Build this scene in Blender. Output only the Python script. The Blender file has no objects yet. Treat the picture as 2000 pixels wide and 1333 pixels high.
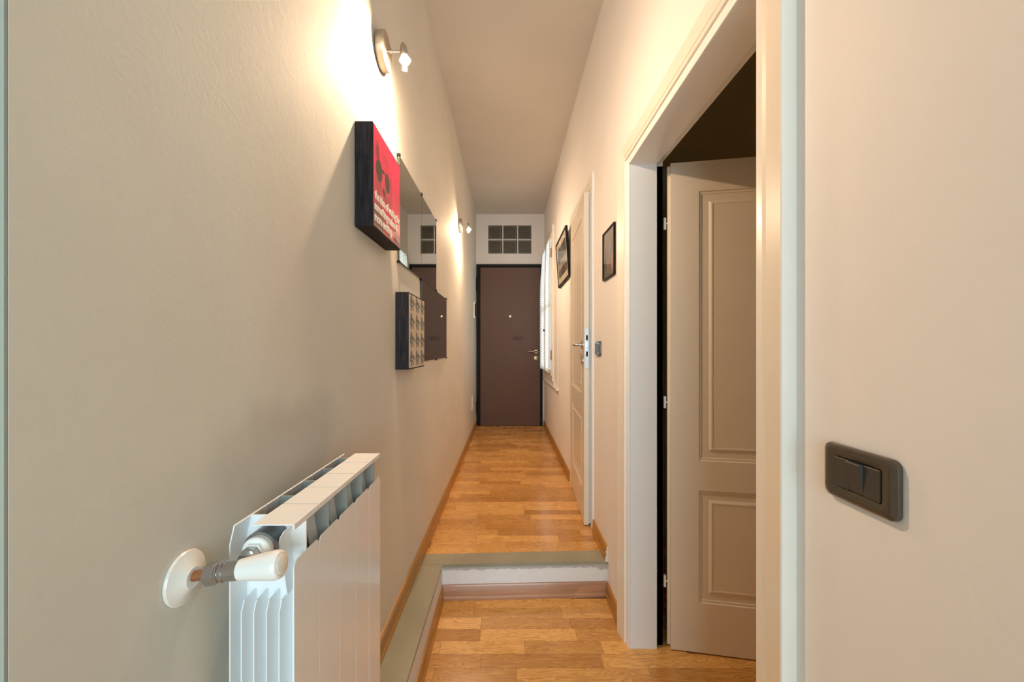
import bpy, bmesh, math, random
from mathutils import Vector, Matrix
random.seed(7)
PI = math.pi
S = bpy.context.scene
C = S.collection

# ------------------------------------------------------------------ camera, world, lights, exposure
cd = bpy.data.cameras.new('camera'); cam = bpy.data.objects.new('camera', cd); C.objects.link(cam)
cam.location = (0, 0, 1.052); cam.rotation_euler = (PI/2, 0, 0)
cd.sensor_width = 36; cd.lens = 14.4; cd.shift_x = 0.0045; cd.shift_y = 0.00625; cd.clip_start = 0.02
S.camera = cam
W = bpy.data.worlds.new('world'); S.world = W; W.use_nodes = True
bg = W.node_tree.nodes['Background']; bg.inputs[0].default_value = (0.80, 0.92, 1.0, 1); bg.inputs[1].default_value = 3.8
def area_light(name, loc, rot, sx, sy, power, col):
    l = bpy.data.lights.new(name, 'AREA'); l.shape = 'RECTANGLE'; l.size = sx; l.size_y = sy; l.energy = power; l.color = col
    o = bpy.data.objects.new(name, l); o.location = loc; o.rotation_euler = rot; C.objects.link(o); return o
DAY_P = 86
area_light('daylight_back', (0.2, -3.3, 1.25), (PI/2, 0, 0), 2.6, 2.0, DAY_P, (0.62, 0.87, 1.0)).data.spread = math.radians(130)
BULB_P = 21.5
S.view_settings.view_transform = 'Standard'; S.view_settings.look = 'None'
S.view_settings.gamma = 1; S.view_settings.use_curve_mapping = False
S.view_settings.exposure = 0.04
S.cycles.caustics_reflective = False; S.cycles.caustics_refractive = False
S.cycles.max_bounces = 12; S.cycles.diffuse_bounces = 8; S.cycles.glossy_bounces = 6
S.cycles.sample_clamp_indirect = 4.0

# ------------------------------------------------------------------ node helpers
class NT:
    def __init__(s, name):
        s.m = bpy.data.materials.new(name); s.m.use_nodes = True; s.t = s.m.node_tree
        s.b = s.t.nodes['Principled BSDF']; s.out = s.t.nodes['Material Output']
    def n(s, ty, **kw):
        nd = s.t.nodes.new(ty)
        for k, v in kw.items(): setattr(nd, k, v)
        return nd
    def l(s, a, b): s.t.links.new(a, b)
    def setv(s, sock, v):
        if hasattr(v, 'is_linked') or isinstance(v, bpy.types.NodeSocket): s.l(v, sock)
        else: sock.default_value = v
    def math(s, op, a, b=0.0, c=None):
        nd = s.n('ShaderNodeMath', operation=op); s.setv(nd.inputs[0], a); s.setv(nd.inputs[1], b)
        if c is not None: s.setv(nd.inputs[2], c)
        return nd.outputs[0]
    def pos(s): return s.n('ShaderNodeNewGeometry').outputs['Position']
    def objc(s): return s.n('ShaderNodeTexCoord').outputs['Object']
    def mapping(s, v, scale=(1,1,1), loc=(0,0,0)):
        nd = s.n('ShaderNodeMapping'); s.l(v, nd.inputs[0]); nd.inputs['Scale'].default_value = scale; nd.inputs['Location'].default_value = loc
        return nd.outputs[0]
    def noise(s, v, scale, detail=3, rough=0.5, dist=0.0):
        nd = s.n('ShaderNodeTexNoise'); s.l(v, nd.inputs['Vector']); nd.inputs['Scale'].default_value = scale
        nd.inputs['Detail'].default_value = detail; nd.inputs['Roughness'].default_value = rough; nd.inputs['Distortion'].default_value = dist
        return nd.outputs['Fac']
    def mix(s, f, a, b, mode='MIX'):
        nd = s.n('ShaderNodeMix', data_type='RGBA', blend_type=mode)
        s.setv(nd.inputs[0], f); s.setv(nd.inputs[6], a if hasattr(a, 'links') else (*a, 1)); s.setv(nd.inputs[7], b if hasattr(b, 'links') else (*b, 1))
        return nd.outputs[2]
    def ramp(s, f, stops):
        nd = s.n('ShaderNodeValToRGB'); s.l(f, nd.inputs[0]); e = nd.color_ramp.elements
        e[0].position = stops[0][0]; e[0].color = (*stops[0][1], 1); e[1].position = stops[-1][0]; e[1].color = (*stops[-1][1], 1)
        for p, c in stops[1:-1]:
            x = e.new(p); x.color = (*c, 1)
        return nd.outputs[0]
    def rng(s, v, a, b, c=0.0, d=1.0):
        nd = s.n('ShaderNodeMapRange'); nd.clamp = True; nd.interpolation_type = 'SMOOTHSTEP'
        s.setv(nd.inputs[0], v)
        for i, x in zip((1, 2, 3, 4), (a, b, c, d)): nd.inputs[i].default_value = x
        return nd.outputs[0]
    def bump(s, h, strength, dist=0.002):
        nd = s.n('ShaderNodeBump'); nd.inputs['Strength'].default_value = strength; nd.inputs['Distance'].default_value = dist
        s.l(h, nd.inputs['Height']); s.l(nd.outputs[0], s.b.inputs['Normal'])
    def base(s, v): s.setv(s.b.inputs['Base Color'], v if hasattr(v, 'links') else (*v, 1))
    def rough(s, v): s.setv(s.b.inputs['Roughness'], v)
    def xyz(s, v):
        nd = s.n('ShaderNodeSeparateXYZ'); s.l(v, nd.inputs[0]); return nd.outputs
    def ellipse(s, u, v, cu, cv, ru, rv, ns=None, amt=0.0, soft=0.12):
        a = s.math('DIVIDE', s.math('SUBTRACT', u, cu), ru); b = s.math('DIVIDE', s.math('SUBTRACT', v, cv), rv)
        r = s.math('SQRT', s.math('ADD', s.math('MULTIPLY', a, a), s.math('MULTIPLY', b, b)))
        if ns is not None: r = s.math('ADD', r, s.math('MULTIPLY', s.math('SUBTRACT', ns, 0.5), amt))
        return s.rng(r, 1 - soft, 1 + soft, 1, 0)

def simple(name, col, rough=0.5, metal=0.0, var=0.06, bump=0.0, coat=0.0, nscale=30):
    t = NT(name); p = t.objc(); n = t.noise(p, nscale, 3)
    t.base(t.mix(n, tuple(c*(1-var) for c in col), tuple(min(1, c*(1+var)) for c in col)))
    t.rough(rough); t.b.inputs['Metallic'].default_value = metal; t.b.inputs['Coat Weight'].default_value = coat
    if bump: t.bump(t.noise(p, nscale*4, 4), bump, 0.001)
    return t.m

def plaster(name, col, var=0.05, stains=True):
    t = NT(name); p = t.pos()
    big = t.noise(p, 1.7, 4, 0.6); mid = t.noise(p, 9, 5, 0.6)
    c = t.mix(t.rng(big, 0.3, 0.7), tuple(x*(1-var) for x in col), tuple(x*(1+var*0.6) for x in col))
    if stains:
        y = t.xyz(p)
        # soot above the radiator and a faint pinkish repaired patch further up the wall
        nz = t.noise(t.mapping(p, (1, 6, 5)), 1.5, 3)
        st = t.ellipse(y[1], y[2], 0.80, 0.84, 0.24, 0.10, nz, 1.0, 0.5)
        st = t.math('MULTIPLY', st, t.math('LESS_THAN', y[0], -0.3))
        c = t.mix(t.math('MULTIPLY', st, 0.30), c, (0.20, 0.165, 0.12))
        st2 = t.ellipse(y[1], y[2], 0.84, 1.13, 0.13, 0.25, nz, 0.9, 0.6)
        st2 = t.math('MULTIPLY', st2, t.math('LESS_THAN', y[0], -0.3))
        c = t.mix(t.math('MULTIPLY', st2, 0.16), c, (0.47, 0.32, 0.27))
    t.base(c); t.rough(0.75)
    h = t.math('ADD', t.math('MULTIPLY', t.noise(p, 55, 5, 0.62, 0.8), 0.6), t.math('MULTIPLY', mid, 0.9))
    t.bump(h, 0.26, 0.0035)
    return t.m

def wood_floor():
    t = NT('oak_parquet'); p = t.pos()
    rnd = t.n('ShaderNodeObjectInfo').outputs['Random']
    off = t.n('ShaderNodeCombineXYZ'); t.l(t.math('MULTIPLY', rnd, 37.0), off.inputs[0]); t.l(t.math('MULTIPLY', rnd, 91.0), off.inputs[1]); t.l(t.math('MULTIPLY', rnd, 13.0), off.inputs[2])
    v = t.n('ShaderNodeVectorMath', operation='ADD'); t.l(p, v.inputs[0]); t.l(off.outputs[0], v.inputs[1]); v = v.outputs[0]
    fine = t.noise(t.mapping(v, (4, 130, 60)), 2.0, 4, 0.65)
    wav = t.noise(t.mapping(v, (2.2, 17, 9)), 1.6, 2, 0.5, 1.2)
    rings = t.math('FRACT', t.math('MULTIPLY', wav, 11.0))
    rings = t.rng(rings, 0.0, 0.75)
    tone = t.mix(t.math('POWER', rnd, 0.75), (0.52, 0.25, 0.060), (0.88, 0.51, 0.165))
    dark = t.mix(1.0, tone, (0.62, 0.50, 0.36), 'MULTIPLY')
    c = t.mix(t.math('MULTIPLY', t.math('SUBTRACT', 1.0, rings), 0.85), tone, dark)
    c = t.mix(t.rng(fine, 0.45, 0.75, 0, 0.7), c, dark)
    t.base(c); t.rough(t.rng(t.noise(p, 6, 3), 0.3, 0.7, 0.20, 0.32))
    t.b.inputs['Coat Weight'].default_value = 0.25; t.b.inputs['Coat Roughness'].default_value = 0.12
    t.bump(t.math('ADD', fine, t.math('MULTIPLY', t.noise(p, 7, 2), 1.5)), 0.10, 0.0015)
    return t.m

def wood_trim(name, a, b, along):
    t = NT(name); p = t.pos()
    sc = {'y': (60, 3, 60), 'x': (3, 60, 60)}[along]
    f = t.noise(t.mapping(p, sc), 1.3, 4, 0.6, 0.6)
    r = t.rng(t.math('FRACT', t.math('MULTIPLY', t.noise(t.mapping(p, tuple(x*0.16 for x in sc)), 1.3, 1), 7.0)), 0, 0.8)
    c = t.mix(f, a, b); c = t.mix(t.math('MULTIPLY', r, 0.3), c, tuple(x*0.55 for x in a))
    t.base(c); t.rough(0.32); t.b.inputs['Coat Weight'].default_value = 0.2; t.bump(f, 0.08, 0.001)
    return t.m

def stone():
    t = NT('grey_slate'); p = t.pos(); n = t.noise(p, 14, 6, 0.65); n2 = t.noise(p, 3.5, 3)
    c = t.mix(n, (0.25, 0.235, 0.165), (0.39, 0.37, 0.275)); c = t.mix(t.rng(n2, 0.3, 0.7, 0, 0.5), c, (0.17, 0.155, 0.11))
    sp = t.rng(t.noise(p, 240, 2), 0.68, 0.75, 0, 0.35); c = t.mix(sp, c, (0.42, 0.40, 0.30))
    t.base(c); t.rough(0.42); t.bump(n, 0.15, 0.001); return t.m

def black_wood():
    t = NT('black_stained_wood'); p = t.objc()
    f = t.noise(t.mapping(p, (70, 70, 5)), 2.2, 3, 0.6, 0.5)
    t.base(t.mix(t.rng(f, 0.35, 0.7), (0.007, 0.006, 0.008), (0.028, 0.023, 0.025))); t.b.inputs['Specular IOR Level'].default_value = 0.18; t.rough(0.6); t.bump(f, 0.4, 0.002); return t.m

M = {}
M['wall'] = plaster('cream_plaster', (0.685, 0.665, 0.60))
M['wall_right'] = plaster('pale_plaster', (0.83, 0.805, 0.795), 0.03, False)
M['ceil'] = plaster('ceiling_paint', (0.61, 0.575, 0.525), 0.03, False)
M['endwall'] = plaster('white_plaster', (0.74, 0.70, 0.68), 0.03, False)
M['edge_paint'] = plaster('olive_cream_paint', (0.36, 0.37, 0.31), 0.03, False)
M['room'] = plaster('near_room_paint', (0.74, 0.73, 0.70), 0.03, False)
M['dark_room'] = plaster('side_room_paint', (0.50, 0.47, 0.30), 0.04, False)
M['floor'] = wood_floor()
M['base_y'] = wood_trim('varnished_wood_along', (0.36, 0.155, 0.022), (0.54, 0.265, 0.050), 'y')
M['base_x'] = wood_trim('reddish_wood_across', (0.36, 0.17, 0.09), (0.50, 0.28, 0.17), 'x')
M['stone'] = stone()
M['smear'] = simple('grey_cement_smear', (0.42, 0.41, 0.38), 0.8, bump=0.5, nscale=80)
M['riser'] = simple('rough_white_paint', (0.72, 0.71, 0.70), 0.7, bump=0.6, nscale=40)
M['trim'] = simple('white_trim_lacquer', (0.85, 0.86, 0.86), 0.28, var=0.015, nscale=8)
M['casing'] = simple('cream_casing_lacquer', (0.80, 0.76, 0.685), 0.30, var=0.02, nscale=8)
M['leaf'] = simple('ivory_door_lacquer', (0.74, 0.67, 0.56), 0.30, var=0.02, nscale=8)
M['rad'] = simple('white_radiator_enamel', (0.84, 0.85, 0.85), 0.25, var=0.01, coat=0.3)
M['rad_shaded'] = simple('shaded_radiator_enamel', (0.30, 0.30, 0.27), 0.5, var=0.1)  # shade between the sections put into the colour of the inner webs
M['plastic'] = simple('white_plastic', (0.84, 0.82, 0.77), 0.28, var=0.01, coat=0.2)
M['raw'] = simple('raw_aluminium', (0.22, 0.21, 0.20), 0.42, 0.7, var=0.3, nscale=60)
M['chrome'] = simple('chrome', (0.50, 0.51, 0.54), 0.20, 1.0, var=0.05)
M['nickel'] = simple('brushed_nickel', (0.55, 0.50, 0.42), 0.34, 1.0, var=0.08)
M['brass'] = simple('pale_brass', (0.72, 0.60, 0.40), 0.3, 0.8)
M['copper'] = simple('aged_copper', (0.36, 0.15, 0.07), 0.42, 0.6, var=0.3, nscale=90)
M['black'] = simple('black_enamel', (0.006, 0.006, 0.007), 0.6)
M['dark_edge'] = black_wood()
M['bronze'] = simple('dark_bronze_plastic', (0.085, 0.070, 0.052), 0.22, 0.35, var=0.15, nscale=200, coat=0.4)
M['rocker'] = simple('charcoal_plastic', (0.055, 0.050, 0.045), 0.38, var=0.05)
M['void'] = simple('dark_gap', (0.01, 0.009, 0.008), 0.8)
M['hinge'] = simple('white_metal', (0.80, 0.76, 0.70), 0.35, 0.2)
M['mat_board'] = simple('cream_mat_board', (0.62, 0.56, 0.45), 0.8)
M['handle_dark'] = simple('black_metal', (0.012, 0.012, 0.012), 0.3, 0.6)
M['black'].node_tree.nodes['Principled BSDF'].inputs['Specular IOR Level'].default_value = 0.2
t = NT('mirror_glass'); n_ = t.noise(t.objc(), 3.0, 1); t.base(t.mix(n_, (0.62, 0.64, 0.58), (0.64, 0.66, 0.60))); t.rough(0.0); t.b.inputs['Metallic'].default_value = 1.0; M['mirror'] = t.m
t = NT('green_glass_edge'); t.base(t.mix(t.noise(t.objc(), 9), (0.05, 0.07, 0.05), (0.07, 0.10, 0.07))); t.rough(0.1); M['glass_edge'] = t.m
# entrance door: brown laminate with a darker scuffed patch and a pale rubbed bloom
t = NT('brown_laminate'); p = t.pos(); q = t.xyz(p)
f = t.noise(t.mapping(p, (1, 1, 0.6)), 3, 5, 0.6)
c = t.mix(f, (0.105, 0.056, 0.044), (0.140, 0.078, 0.062))
nz = t.noise(p, 55, 3)
m = t.ellipse(q[0], q[2], 0.14, 1.175, 0.075, 0.028, nz, 2.6, 0.4); c = t.mix(t.math('MULTIPLY', m, 0.6), c, (0.05, 0.022, 0.016))
t.base(c); t.rough(t.rng(f, 0.3, 0.7, 0.50, 0.62)); t.b.inputs['Specular IOR Level'].default_value = 0.3; t.bump(t.noise(p, 90, 3), 0.06, 0.001); M['brown'] = t.m
# glass block: dark glass with a frosted ripple
t = NT('glass_block'); p = t.objc(); w = t.noise(t.mapping(p, (3, 1, 20)), 1.5, 2, 0.5, 1.0)
t.base(t.mix(w, (0.040, 0.036, 0.028), (0.085, 0.078, 0.062))); t.rough(0.12); t.bump(w, 0.3, 0.01); t.b.inputs['Coat Weight'].default_value = 0.5; M['block'] = t.m
t = NT('block_rim'); t.base(t.mix(t.noise(t.objc(), 40), (0.10, 0.095, 0.08), (0.17, 0.16, 0.14))); t.rough(0.2); M['block_rim'] = t.m
# window glass
t = NT('picture_glass'); t.base((0.95, 0.95, 0.95)); t.rough(0.03); t.b.inputs['IOR'].default_value = 1.5; t.b.inputs['Transmission Weight'].default_value = 0
trn = t.n('ShaderNodeBsdfTransparent'); gl = t.n('ShaderNodeBsdfGlossy'); gl.inputs['Roughness'].default_value = 0.04; fz = t.n('ShaderNodeFresnel'); fz.inputs[0].default_value = 1.45
ms = t.n('ShaderNodeMixShader'); t.l(t.math('MULTIPLY', fz.outputs[0], t.math('SUBTRACT', 1.0, t.n('ShaderNodeNewGeometry').outputs['Backfacing'])), ms.inputs[0]); t.l(trn.outputs[0], ms.inputs[1]); t.l(gl.outputs[0], ms.inputs[2]); t.l(ms.outputs[0], t.out.inputs[0]); M['pic_glass'] = t.m; M['glass'] = t.m
# translucent dotted voile
t = NT('dotted_voile'); p = t.pos(); q = t.xyz(p)
u = t.math('FRACT', t.math('MULTIPLY', q[1], 20.0))
v = t.math('FRACT', t.math('ADD', t.math('MULTIPLY', q[2], 38.0), t.math('MULTIPLY', t.math('FLOOR', t.math('MULTIPLY', q[1], 20.0)), 0.5)))
d = t.ellipse(u, v, 0.5, 0.5, 0.30, 0.26, None, 0, 0.3)
col = t.mix(d, (0.86, 0.88, 0.86), (0.42, 0.47, 0.44))
dif = t.n('ShaderNodeBsdfDiffuse'); tr = t.n('ShaderNodeBsdfTranslucent'); t.l(col, dif.inputs[0]); t.l(col, tr.inputs[0])
ms = t.n('ShaderNodeMixShader'); ms.inputs[0].default_value = 0.5; t.l(dif.outputs[0], ms.inputs[1]); t.l(tr.outputs[0], ms.inputs[2]); t.l(ms.outputs[0], t.out.inputs[0]); M['voile'] = t.m
# bulb
t = NT('lit_bulb'); em = t.n('ShaderNodeEmission'); bbn = t.n('ShaderNodeBlackbody'); bbn.inputs[0].default_value = 4250
t.l(bbn.outputs[0], em.inputs[0]); em.inputs[1].default_value = 1.0; t.l(em.outputs[0], t.out.inputs[0]); M['bulb'] = t.m; BULB_EM = em

t = NT('frosted_glass_glow'); t.base(t.mix(t.noise(t.objc(), 50), (0.8, 0.78, 0.74), (0.84, 0.82, 0.78))); t.b.inputs['Emission Color'].default_value = (1, 0.93, 0.82, 1); t.b.inputs['Emission Strength'].default_value = 2.5; M['frost'] = t.m
# ------------------------------------------------------------------ mesh helpers
def link(name, bm, mats, parent=None, smooth=None, loc=None):
    bmesh.ops.recalc_face_normals(bm, faces=bm.faces)
    me = bpy.data.meshes.new(name); bm.to_mesh(me); bm.free()
    for m in (mats if isinstance(mats, (list, tuple)) else [mats]): me.materials.append(M[m] if isinstance(m, str) else m)
    o = bpy.data.objects.new(name, me); C.objects.link(o)
    if parent is not None: o.parent = parent
    if loc is not None: o.location = loc
    if smooth:
        me.polygons.foreach_set('use_smooth', [True]*len(me.polygons)); me.set_sharp_from_angle(angle=math.radians(smooth))
    return o
def tag(o, label, cat=None, group=None, kind=None):
    o['label'] = label
    if cat: o['category'] = cat
    if group: o['group'] = group
    if kind: o['kind'] = kind
    return o
def empty(name, loc=(0, 0, 0), rz=0.0):
    o = bpy.data.objects.new(name, None); C.objects.link(o); o.location = loc; o.rotation_euler = (0, 0, rz); o.empty_display_size = 0.05; return o
def box(bm, x0, x1, y0, y1, z0, z1, mi=0, bev=0.0):
    vs = [bm.verts.new(p) for p in ((x0,y0,z0),(x1,y0,z0),(x1,y1,z0),(x0,y1,z0),(x0,y0,z1),(x1,y0,z1),(x1,y1,z1),(x0,y1,z1))]
    fs = [bm.faces.new([vs[i] for i in f]) for f in ((0,3,2,1),(4,5,6,7),(0,1,5,4),(1,2,6,5),(2,3,7,6),(3,0,4,7))]
    for f in fs: f.material_index = mi
    if bev:
        es = list({e for f in fs for e in f.edges})
        r = bmesh.ops.bevel(bm, geom=es, offset=bev, segments=2, affect='EDGES', profile=0.5)
    return vs
def boxes(lst, bev=0.0):
    bm = bmesh.new()
    for b in lst: box(bm, *b, bev=bev)
    return bm
def prism(bm, pts, fn, a, b, mi=0):
    """polygon pts (2d) swept from a to b; fn(u, v, w) -> 3d"""
    A = [bm.verts.new(fn(u, v, a)) for u, v in pts]; B = [bm.verts.new(fn(u, v, b)) for u, v in pts]
    n = len(pts); fs = [bm.faces.new(A), bm.faces.new(B[::-1])]
    for i in range(n): fs.append(bm.faces.new((A[i], B[i], B[(i+1) % n], A[(i+1) % n])))
    for f in fs: f.material_index = mi
    return fs
def lathe(bm, prof, org, axis, seg=32, mi=0, caps=True):
    """prof: list of (distance along axis, radius)"""
    ax = Vector(axis).normalized(); up = Vector((0, 0, 1)) if abs(ax.z) < 0.9 else Vector((0, 1, 0))
    e1 = ax.cross(up).normalized(); e2 = ax.cross(e1); org = Vector(org); rings = []
    for d, r in prof:
        rings.append([bm.verts.new(org + ax*d + (e1*math.cos(2*PI*k/seg) + e2*math.sin(2*PI*k/seg))*max(r, 1e-5)) for k in range(seg)])
    for a, b in zip(rings, rings[1:]):
        for k in range(seg):
            f = bm.faces.new((a[k], a[(k+1) % seg], b[(k+1) % seg], b[k])); f.material_index = mi
    if caps:
        for r_ in (rings[0], rings[-1]):
            f = bm.faces.new(r_); f.material_index = mi
def rrect(w, h, r, n=5):
    pts = []
    for cx, cy, a0 in ((w-r, h-r, 0), (-w+r, h-r, 90), (-w+r, -h+r, 180), (w-r, -h+r, 270)):
        for k in range(n+1):
            a = math.radians(a0 + 90*k/n); pts.append((cx + r*math.cos(a), cy + r*math.sin(a)))
    return pts
def tube(bm, pts, r, seg=10, mi=0):
    pts = [Vector(p) for p in pts]; rings = []
    for i, p in enumerate(pts):
        d = (pts[min(i+1, len(pts)-1)] - pts[max(i-1, 0)]).normalized()
        up = Vector((0, 0, 1)) if abs(d.z) < 0.9 else Vector((0, 1, 0))
        e1 = d.cross(up).normalized(); e2 = d.cross(e1); rr = r[i] if isinstance(r, (list, tuple)) else r
        rings.append([bm.verts.new(p + (e1*math.cos(2*PI*k/seg) + e2*math.sin(2*PI*k/seg))*rr) for k in range(seg)])
    for a, b in zip(rings, rings[1:]):
        for k in range(seg):
            f = bm.faces.new((a[k], a[(k+1) % seg], b[(k+1) % seg], b[k])); f.material_index = mi
    for q in (rings[0], rings[-1]):
        bm.faces.new(q).material_index = mi

# ------------------------------------------------------------------ dimensions
ZL = -0.170            # lower floor
ZC = 2.841             # ceiling
YE = 5.50              # end wall
XR = 0.494             # right wall face
XRB = 0.637            # its back face
Y0 = 0.358             # the passage starts here
def WL(y): return -0.437 + 0.00327*y
SL = math.atan(0.00327)
def step_y(x): return 1.993 + 0.040*x       # front of the step

# ------------------------------------------------------------------ structure: walls
def wall_poly(name, polys, mat, z0, z1, label):
    bm = bmesh.new()
    for p in polys: prism(bm, p, lambda u, v, w: (u, v, w), z0, z1)
    return tag(link(name, bm, mat), label, kind='structure')
wl = wall_poly('wall_left', [[(WL(Y0), Y0), (WL(YE), YE+0.1), (-0.62, YE+0.1), (-0.62, Y0)]], 'wall', ZL-0.1, ZC, 'long cream plaster wall on the left of the corridor')
D3a, D3b, D3t = 0.812, 1.660, 1.795        # near door opening in the right wall
D2a, D2b, D2t = 2.405, 3.150, 1.972        # far door opening
W1a, W1b, W1z0, W1z1 = 4.40, 5.34, 0.72, 2.33
bm = boxes([(XR, XRB, Y0, D3a-0.02, ZL-0.1, ZC), (XR, XRB, D3a-0.02, D3b+0.02, D3t+0.02, ZC), (XR, XRB, D3b+0.02, D2a-0.02, ZL-0.1, ZC),
            (XR, XRB, D2a-0.02, D2b+0.02, D2t+0.02, ZC), (XR, XRB, D2b+0.02, W1a, -0.1, ZC), (XR, XRB, W1a, W1b, -0.1, W1z0), (XR, XRB, W1a, W1b, W1z1, ZC), (XR, XRB, W1b, YE+0.1, -0.1, ZC)])
tag(link('wall_right', bm, 'wall_right'), 'pale plaster wall on the right pierced by two doors and a window', kind='structure')
# end wall with a hole for the glass blocks and the door
GX0, GX1, GZ0, GZ1 = -0.258, 0.322, 2.311, 2.691
DX0, DX1, DZ1 = -0.415, 0.470, 2.166
bm = boxes([(-0.55, XRB, YE, YE+0.12, GZ1, ZC), (-0.55, GX0, YE, YE+0.12, GZ0, GZ1), (GX1, XRB, YE, YE+0.12, GZ0, GZ1), (-0.55, XRB, YE, YE+0.12, DZ1, GZ0),
            (DX1, XRB, YE, YE+0.12, -0.1, DZ1), (-0.55, DX0, YE, YE+0.12, -0.1, DZ1)])
wb = tag(link('wall_back', bm, 'endwall'), 'white end wall above the entrance door with glass blocks', kind='structure')
gb = None
for r in range(2):
    for k in range(3):
        cx = GX0 + 0.09 + k*0.1995; cz = GZ0 + 0.09 + r*0.194
        if gb is None:
            b2 = bmesh.new()
            def fn(u, v, w): return (u, w, v)
            prism(b2, rrect(0.0905, 0.0905, 0.008, 2), fn, 0.006, 0.09, 0)
            # pressed face: rim, then a slightly sunken field
            o1 = rrect(0.090, 0.090, 0.008, 2); i1 = rrect(0.078, 0.078, 0.012, 2)
            A = [b2.verts.new((u, 0.004, v)) for u, v in o1]; B = [b2.verts.new((u, 0.000, v)) for u, v in i1]
            I2 = [b2.verts.new((u*0.93, 0.004, v*0.93)) for u, v in i1]
            n = len(A)
            for i in range(n):
                b2.faces.new((A[i], A[(i+1) % n], B[(i+1) % n], B[i])).material_index = 1
                b2.faces.new((B[i], B[(i+1) % n], I2[(i+1) % n], I2[i])).material_index = 1
            b2.faces.new(I2).material_index = 0
            gb = link('glass_block', b2, ['block', 'block_rim'], wb, loc=(cx, YE, cz))
        else:
            g2 = gb.copy(); C.objects.link(g2); g2.parent = wb; g2.location = (cx, YE, cz)
# mortar joints between the blocks
ml = []
for k in range(1, 3): ml.append((GX0+k*0.1995-0.0095, GX0+k*0.1995-0.0095+0.0085+0.003, YE-0.001, YE+0.1, GZ0, GZ1))
ml.append((GX0, GX1, YE-0.0012, YE+0.1, GZ0+0.181, GZ0+0.193))
link('mortar_and_backing', boxes(ml), 'endwall', wb)
link('leak_backing', boxes([(-0.55, XRB, YE+0.121, YE+0.14, -0.2, 2.3)]), 'void', wb)  # unseen panel added behind the door to stop light leaking under it
link('mortar_and_backing', boxes([(GX0, GX1, YE+0.09, YE+0.11, GZ0, GZ1)]), 'void', wb)  # unseen dark backing behind the blocks, not mortar, closing out outside light
# ceiling and the room behind the camera
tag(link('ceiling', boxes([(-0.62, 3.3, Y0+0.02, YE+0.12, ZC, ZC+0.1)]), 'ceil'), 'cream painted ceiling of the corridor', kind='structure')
tag(link('ceiling_near', boxes([(-3.2, 3.3, -3.6, Y0+0.02, ZC, ZC+0.1)]), 'room'), 'white ceiling of the room behind the camera', kind='structure')
tag(link('wall_near_left', boxes([(-3.2, -0.62, Y0, Y0+0.12, ZL-0.1, ZC), (-0.62, WL(Y0)-0.0005, Y0-0.003, Y0-0.0005, ZL-0.1, ZC), (-3.3, -3.2, -3.6, Y0+0.12, ZL-0.1, ZC)]), 'edge_paint'), 'pale wall of the room at the corridor mouth, far left edge', kind='structure')
tag(link('wall_near_right', boxes([(XRB, 3.2, Y0, Y0+0.12, ZL-0.1, ZC), (3.2, 3.3, -3.6, 2.4, ZL-0.1, ZC)]), 'wall_right'), 'pale wall of the room behind the camera, right side', kind='structure')
tag(link('wall_front', boxes([(-3.2, 3.2, -3.6, -3.5, ZL-0.1, ZC)]), 'room'), 'pale wall behind the camera', kind='structure')
# side rooms behind the doors
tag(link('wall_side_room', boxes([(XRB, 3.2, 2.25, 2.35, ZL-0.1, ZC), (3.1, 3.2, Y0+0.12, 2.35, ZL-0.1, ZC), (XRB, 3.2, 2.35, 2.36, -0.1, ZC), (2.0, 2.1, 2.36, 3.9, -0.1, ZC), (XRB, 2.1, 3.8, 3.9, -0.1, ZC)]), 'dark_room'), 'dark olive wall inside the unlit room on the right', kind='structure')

# ------------------------------------------------------------------ floors
fl = tag(link('floor', boxes([(-3.2, 3.3, -3.6, 1.20, ZL-0.1, ZL), (-0.62, 3.3, 1.20, 2.35, ZL-0.1, ZL-0.011)]), 'floor'), 'lower oak parquet floor in front of the step', kind='structure')
fu = tag(link('floor_upper', boxes([(-0.6, 2.1, 2.06, YE+0.12, ZL, -0.011)]), 'floor'), 'raised oak parquet floor running to the entrance door', kind='structure')
b2 = bmesh.new(); box(b2, 0, 1, 0, 1, -0.01, 0)
me_plank = bpy.data.meshes.new('plank'); b2.to_mesh(me_plank); b2.free(); me_plank.materials.append(M['floor'])
def planks(parent, x0, x1, y0, y1, z, w=0.072, smin=0.30, smax=0.56, k=[0]):
    y = y0; first = True
    while y < y1 - 0.005:
        ww = min(w, y1 - y); x = x0 - random.random()*0.4
        while x < x1:
            ln = random.uniform(smin, smax); a = max(x, x0); b = min(x + ln, x1)
            if b - a > 0.004 and (b - a > 0.02 or b >= x1 or a <= x0):
                o = bpy.data.objects.new('plank', me_plank); C.objects.link(o); o.parent = parent
                o.location = (a + 0.0004, y + 0.0004, z - random.random()*0.0003); o.scale = (b - a - 0.0008, ww - 0.0008, 1)
            x += ln
        y += w
planks(fl, -0.312, 1.75, 1.200, 1.992, ZL)
planks(fu, -0.424, 0.492, 2.075, YE+0.004, 0.0, 0.0716, 0.28, 0.50)
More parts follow.
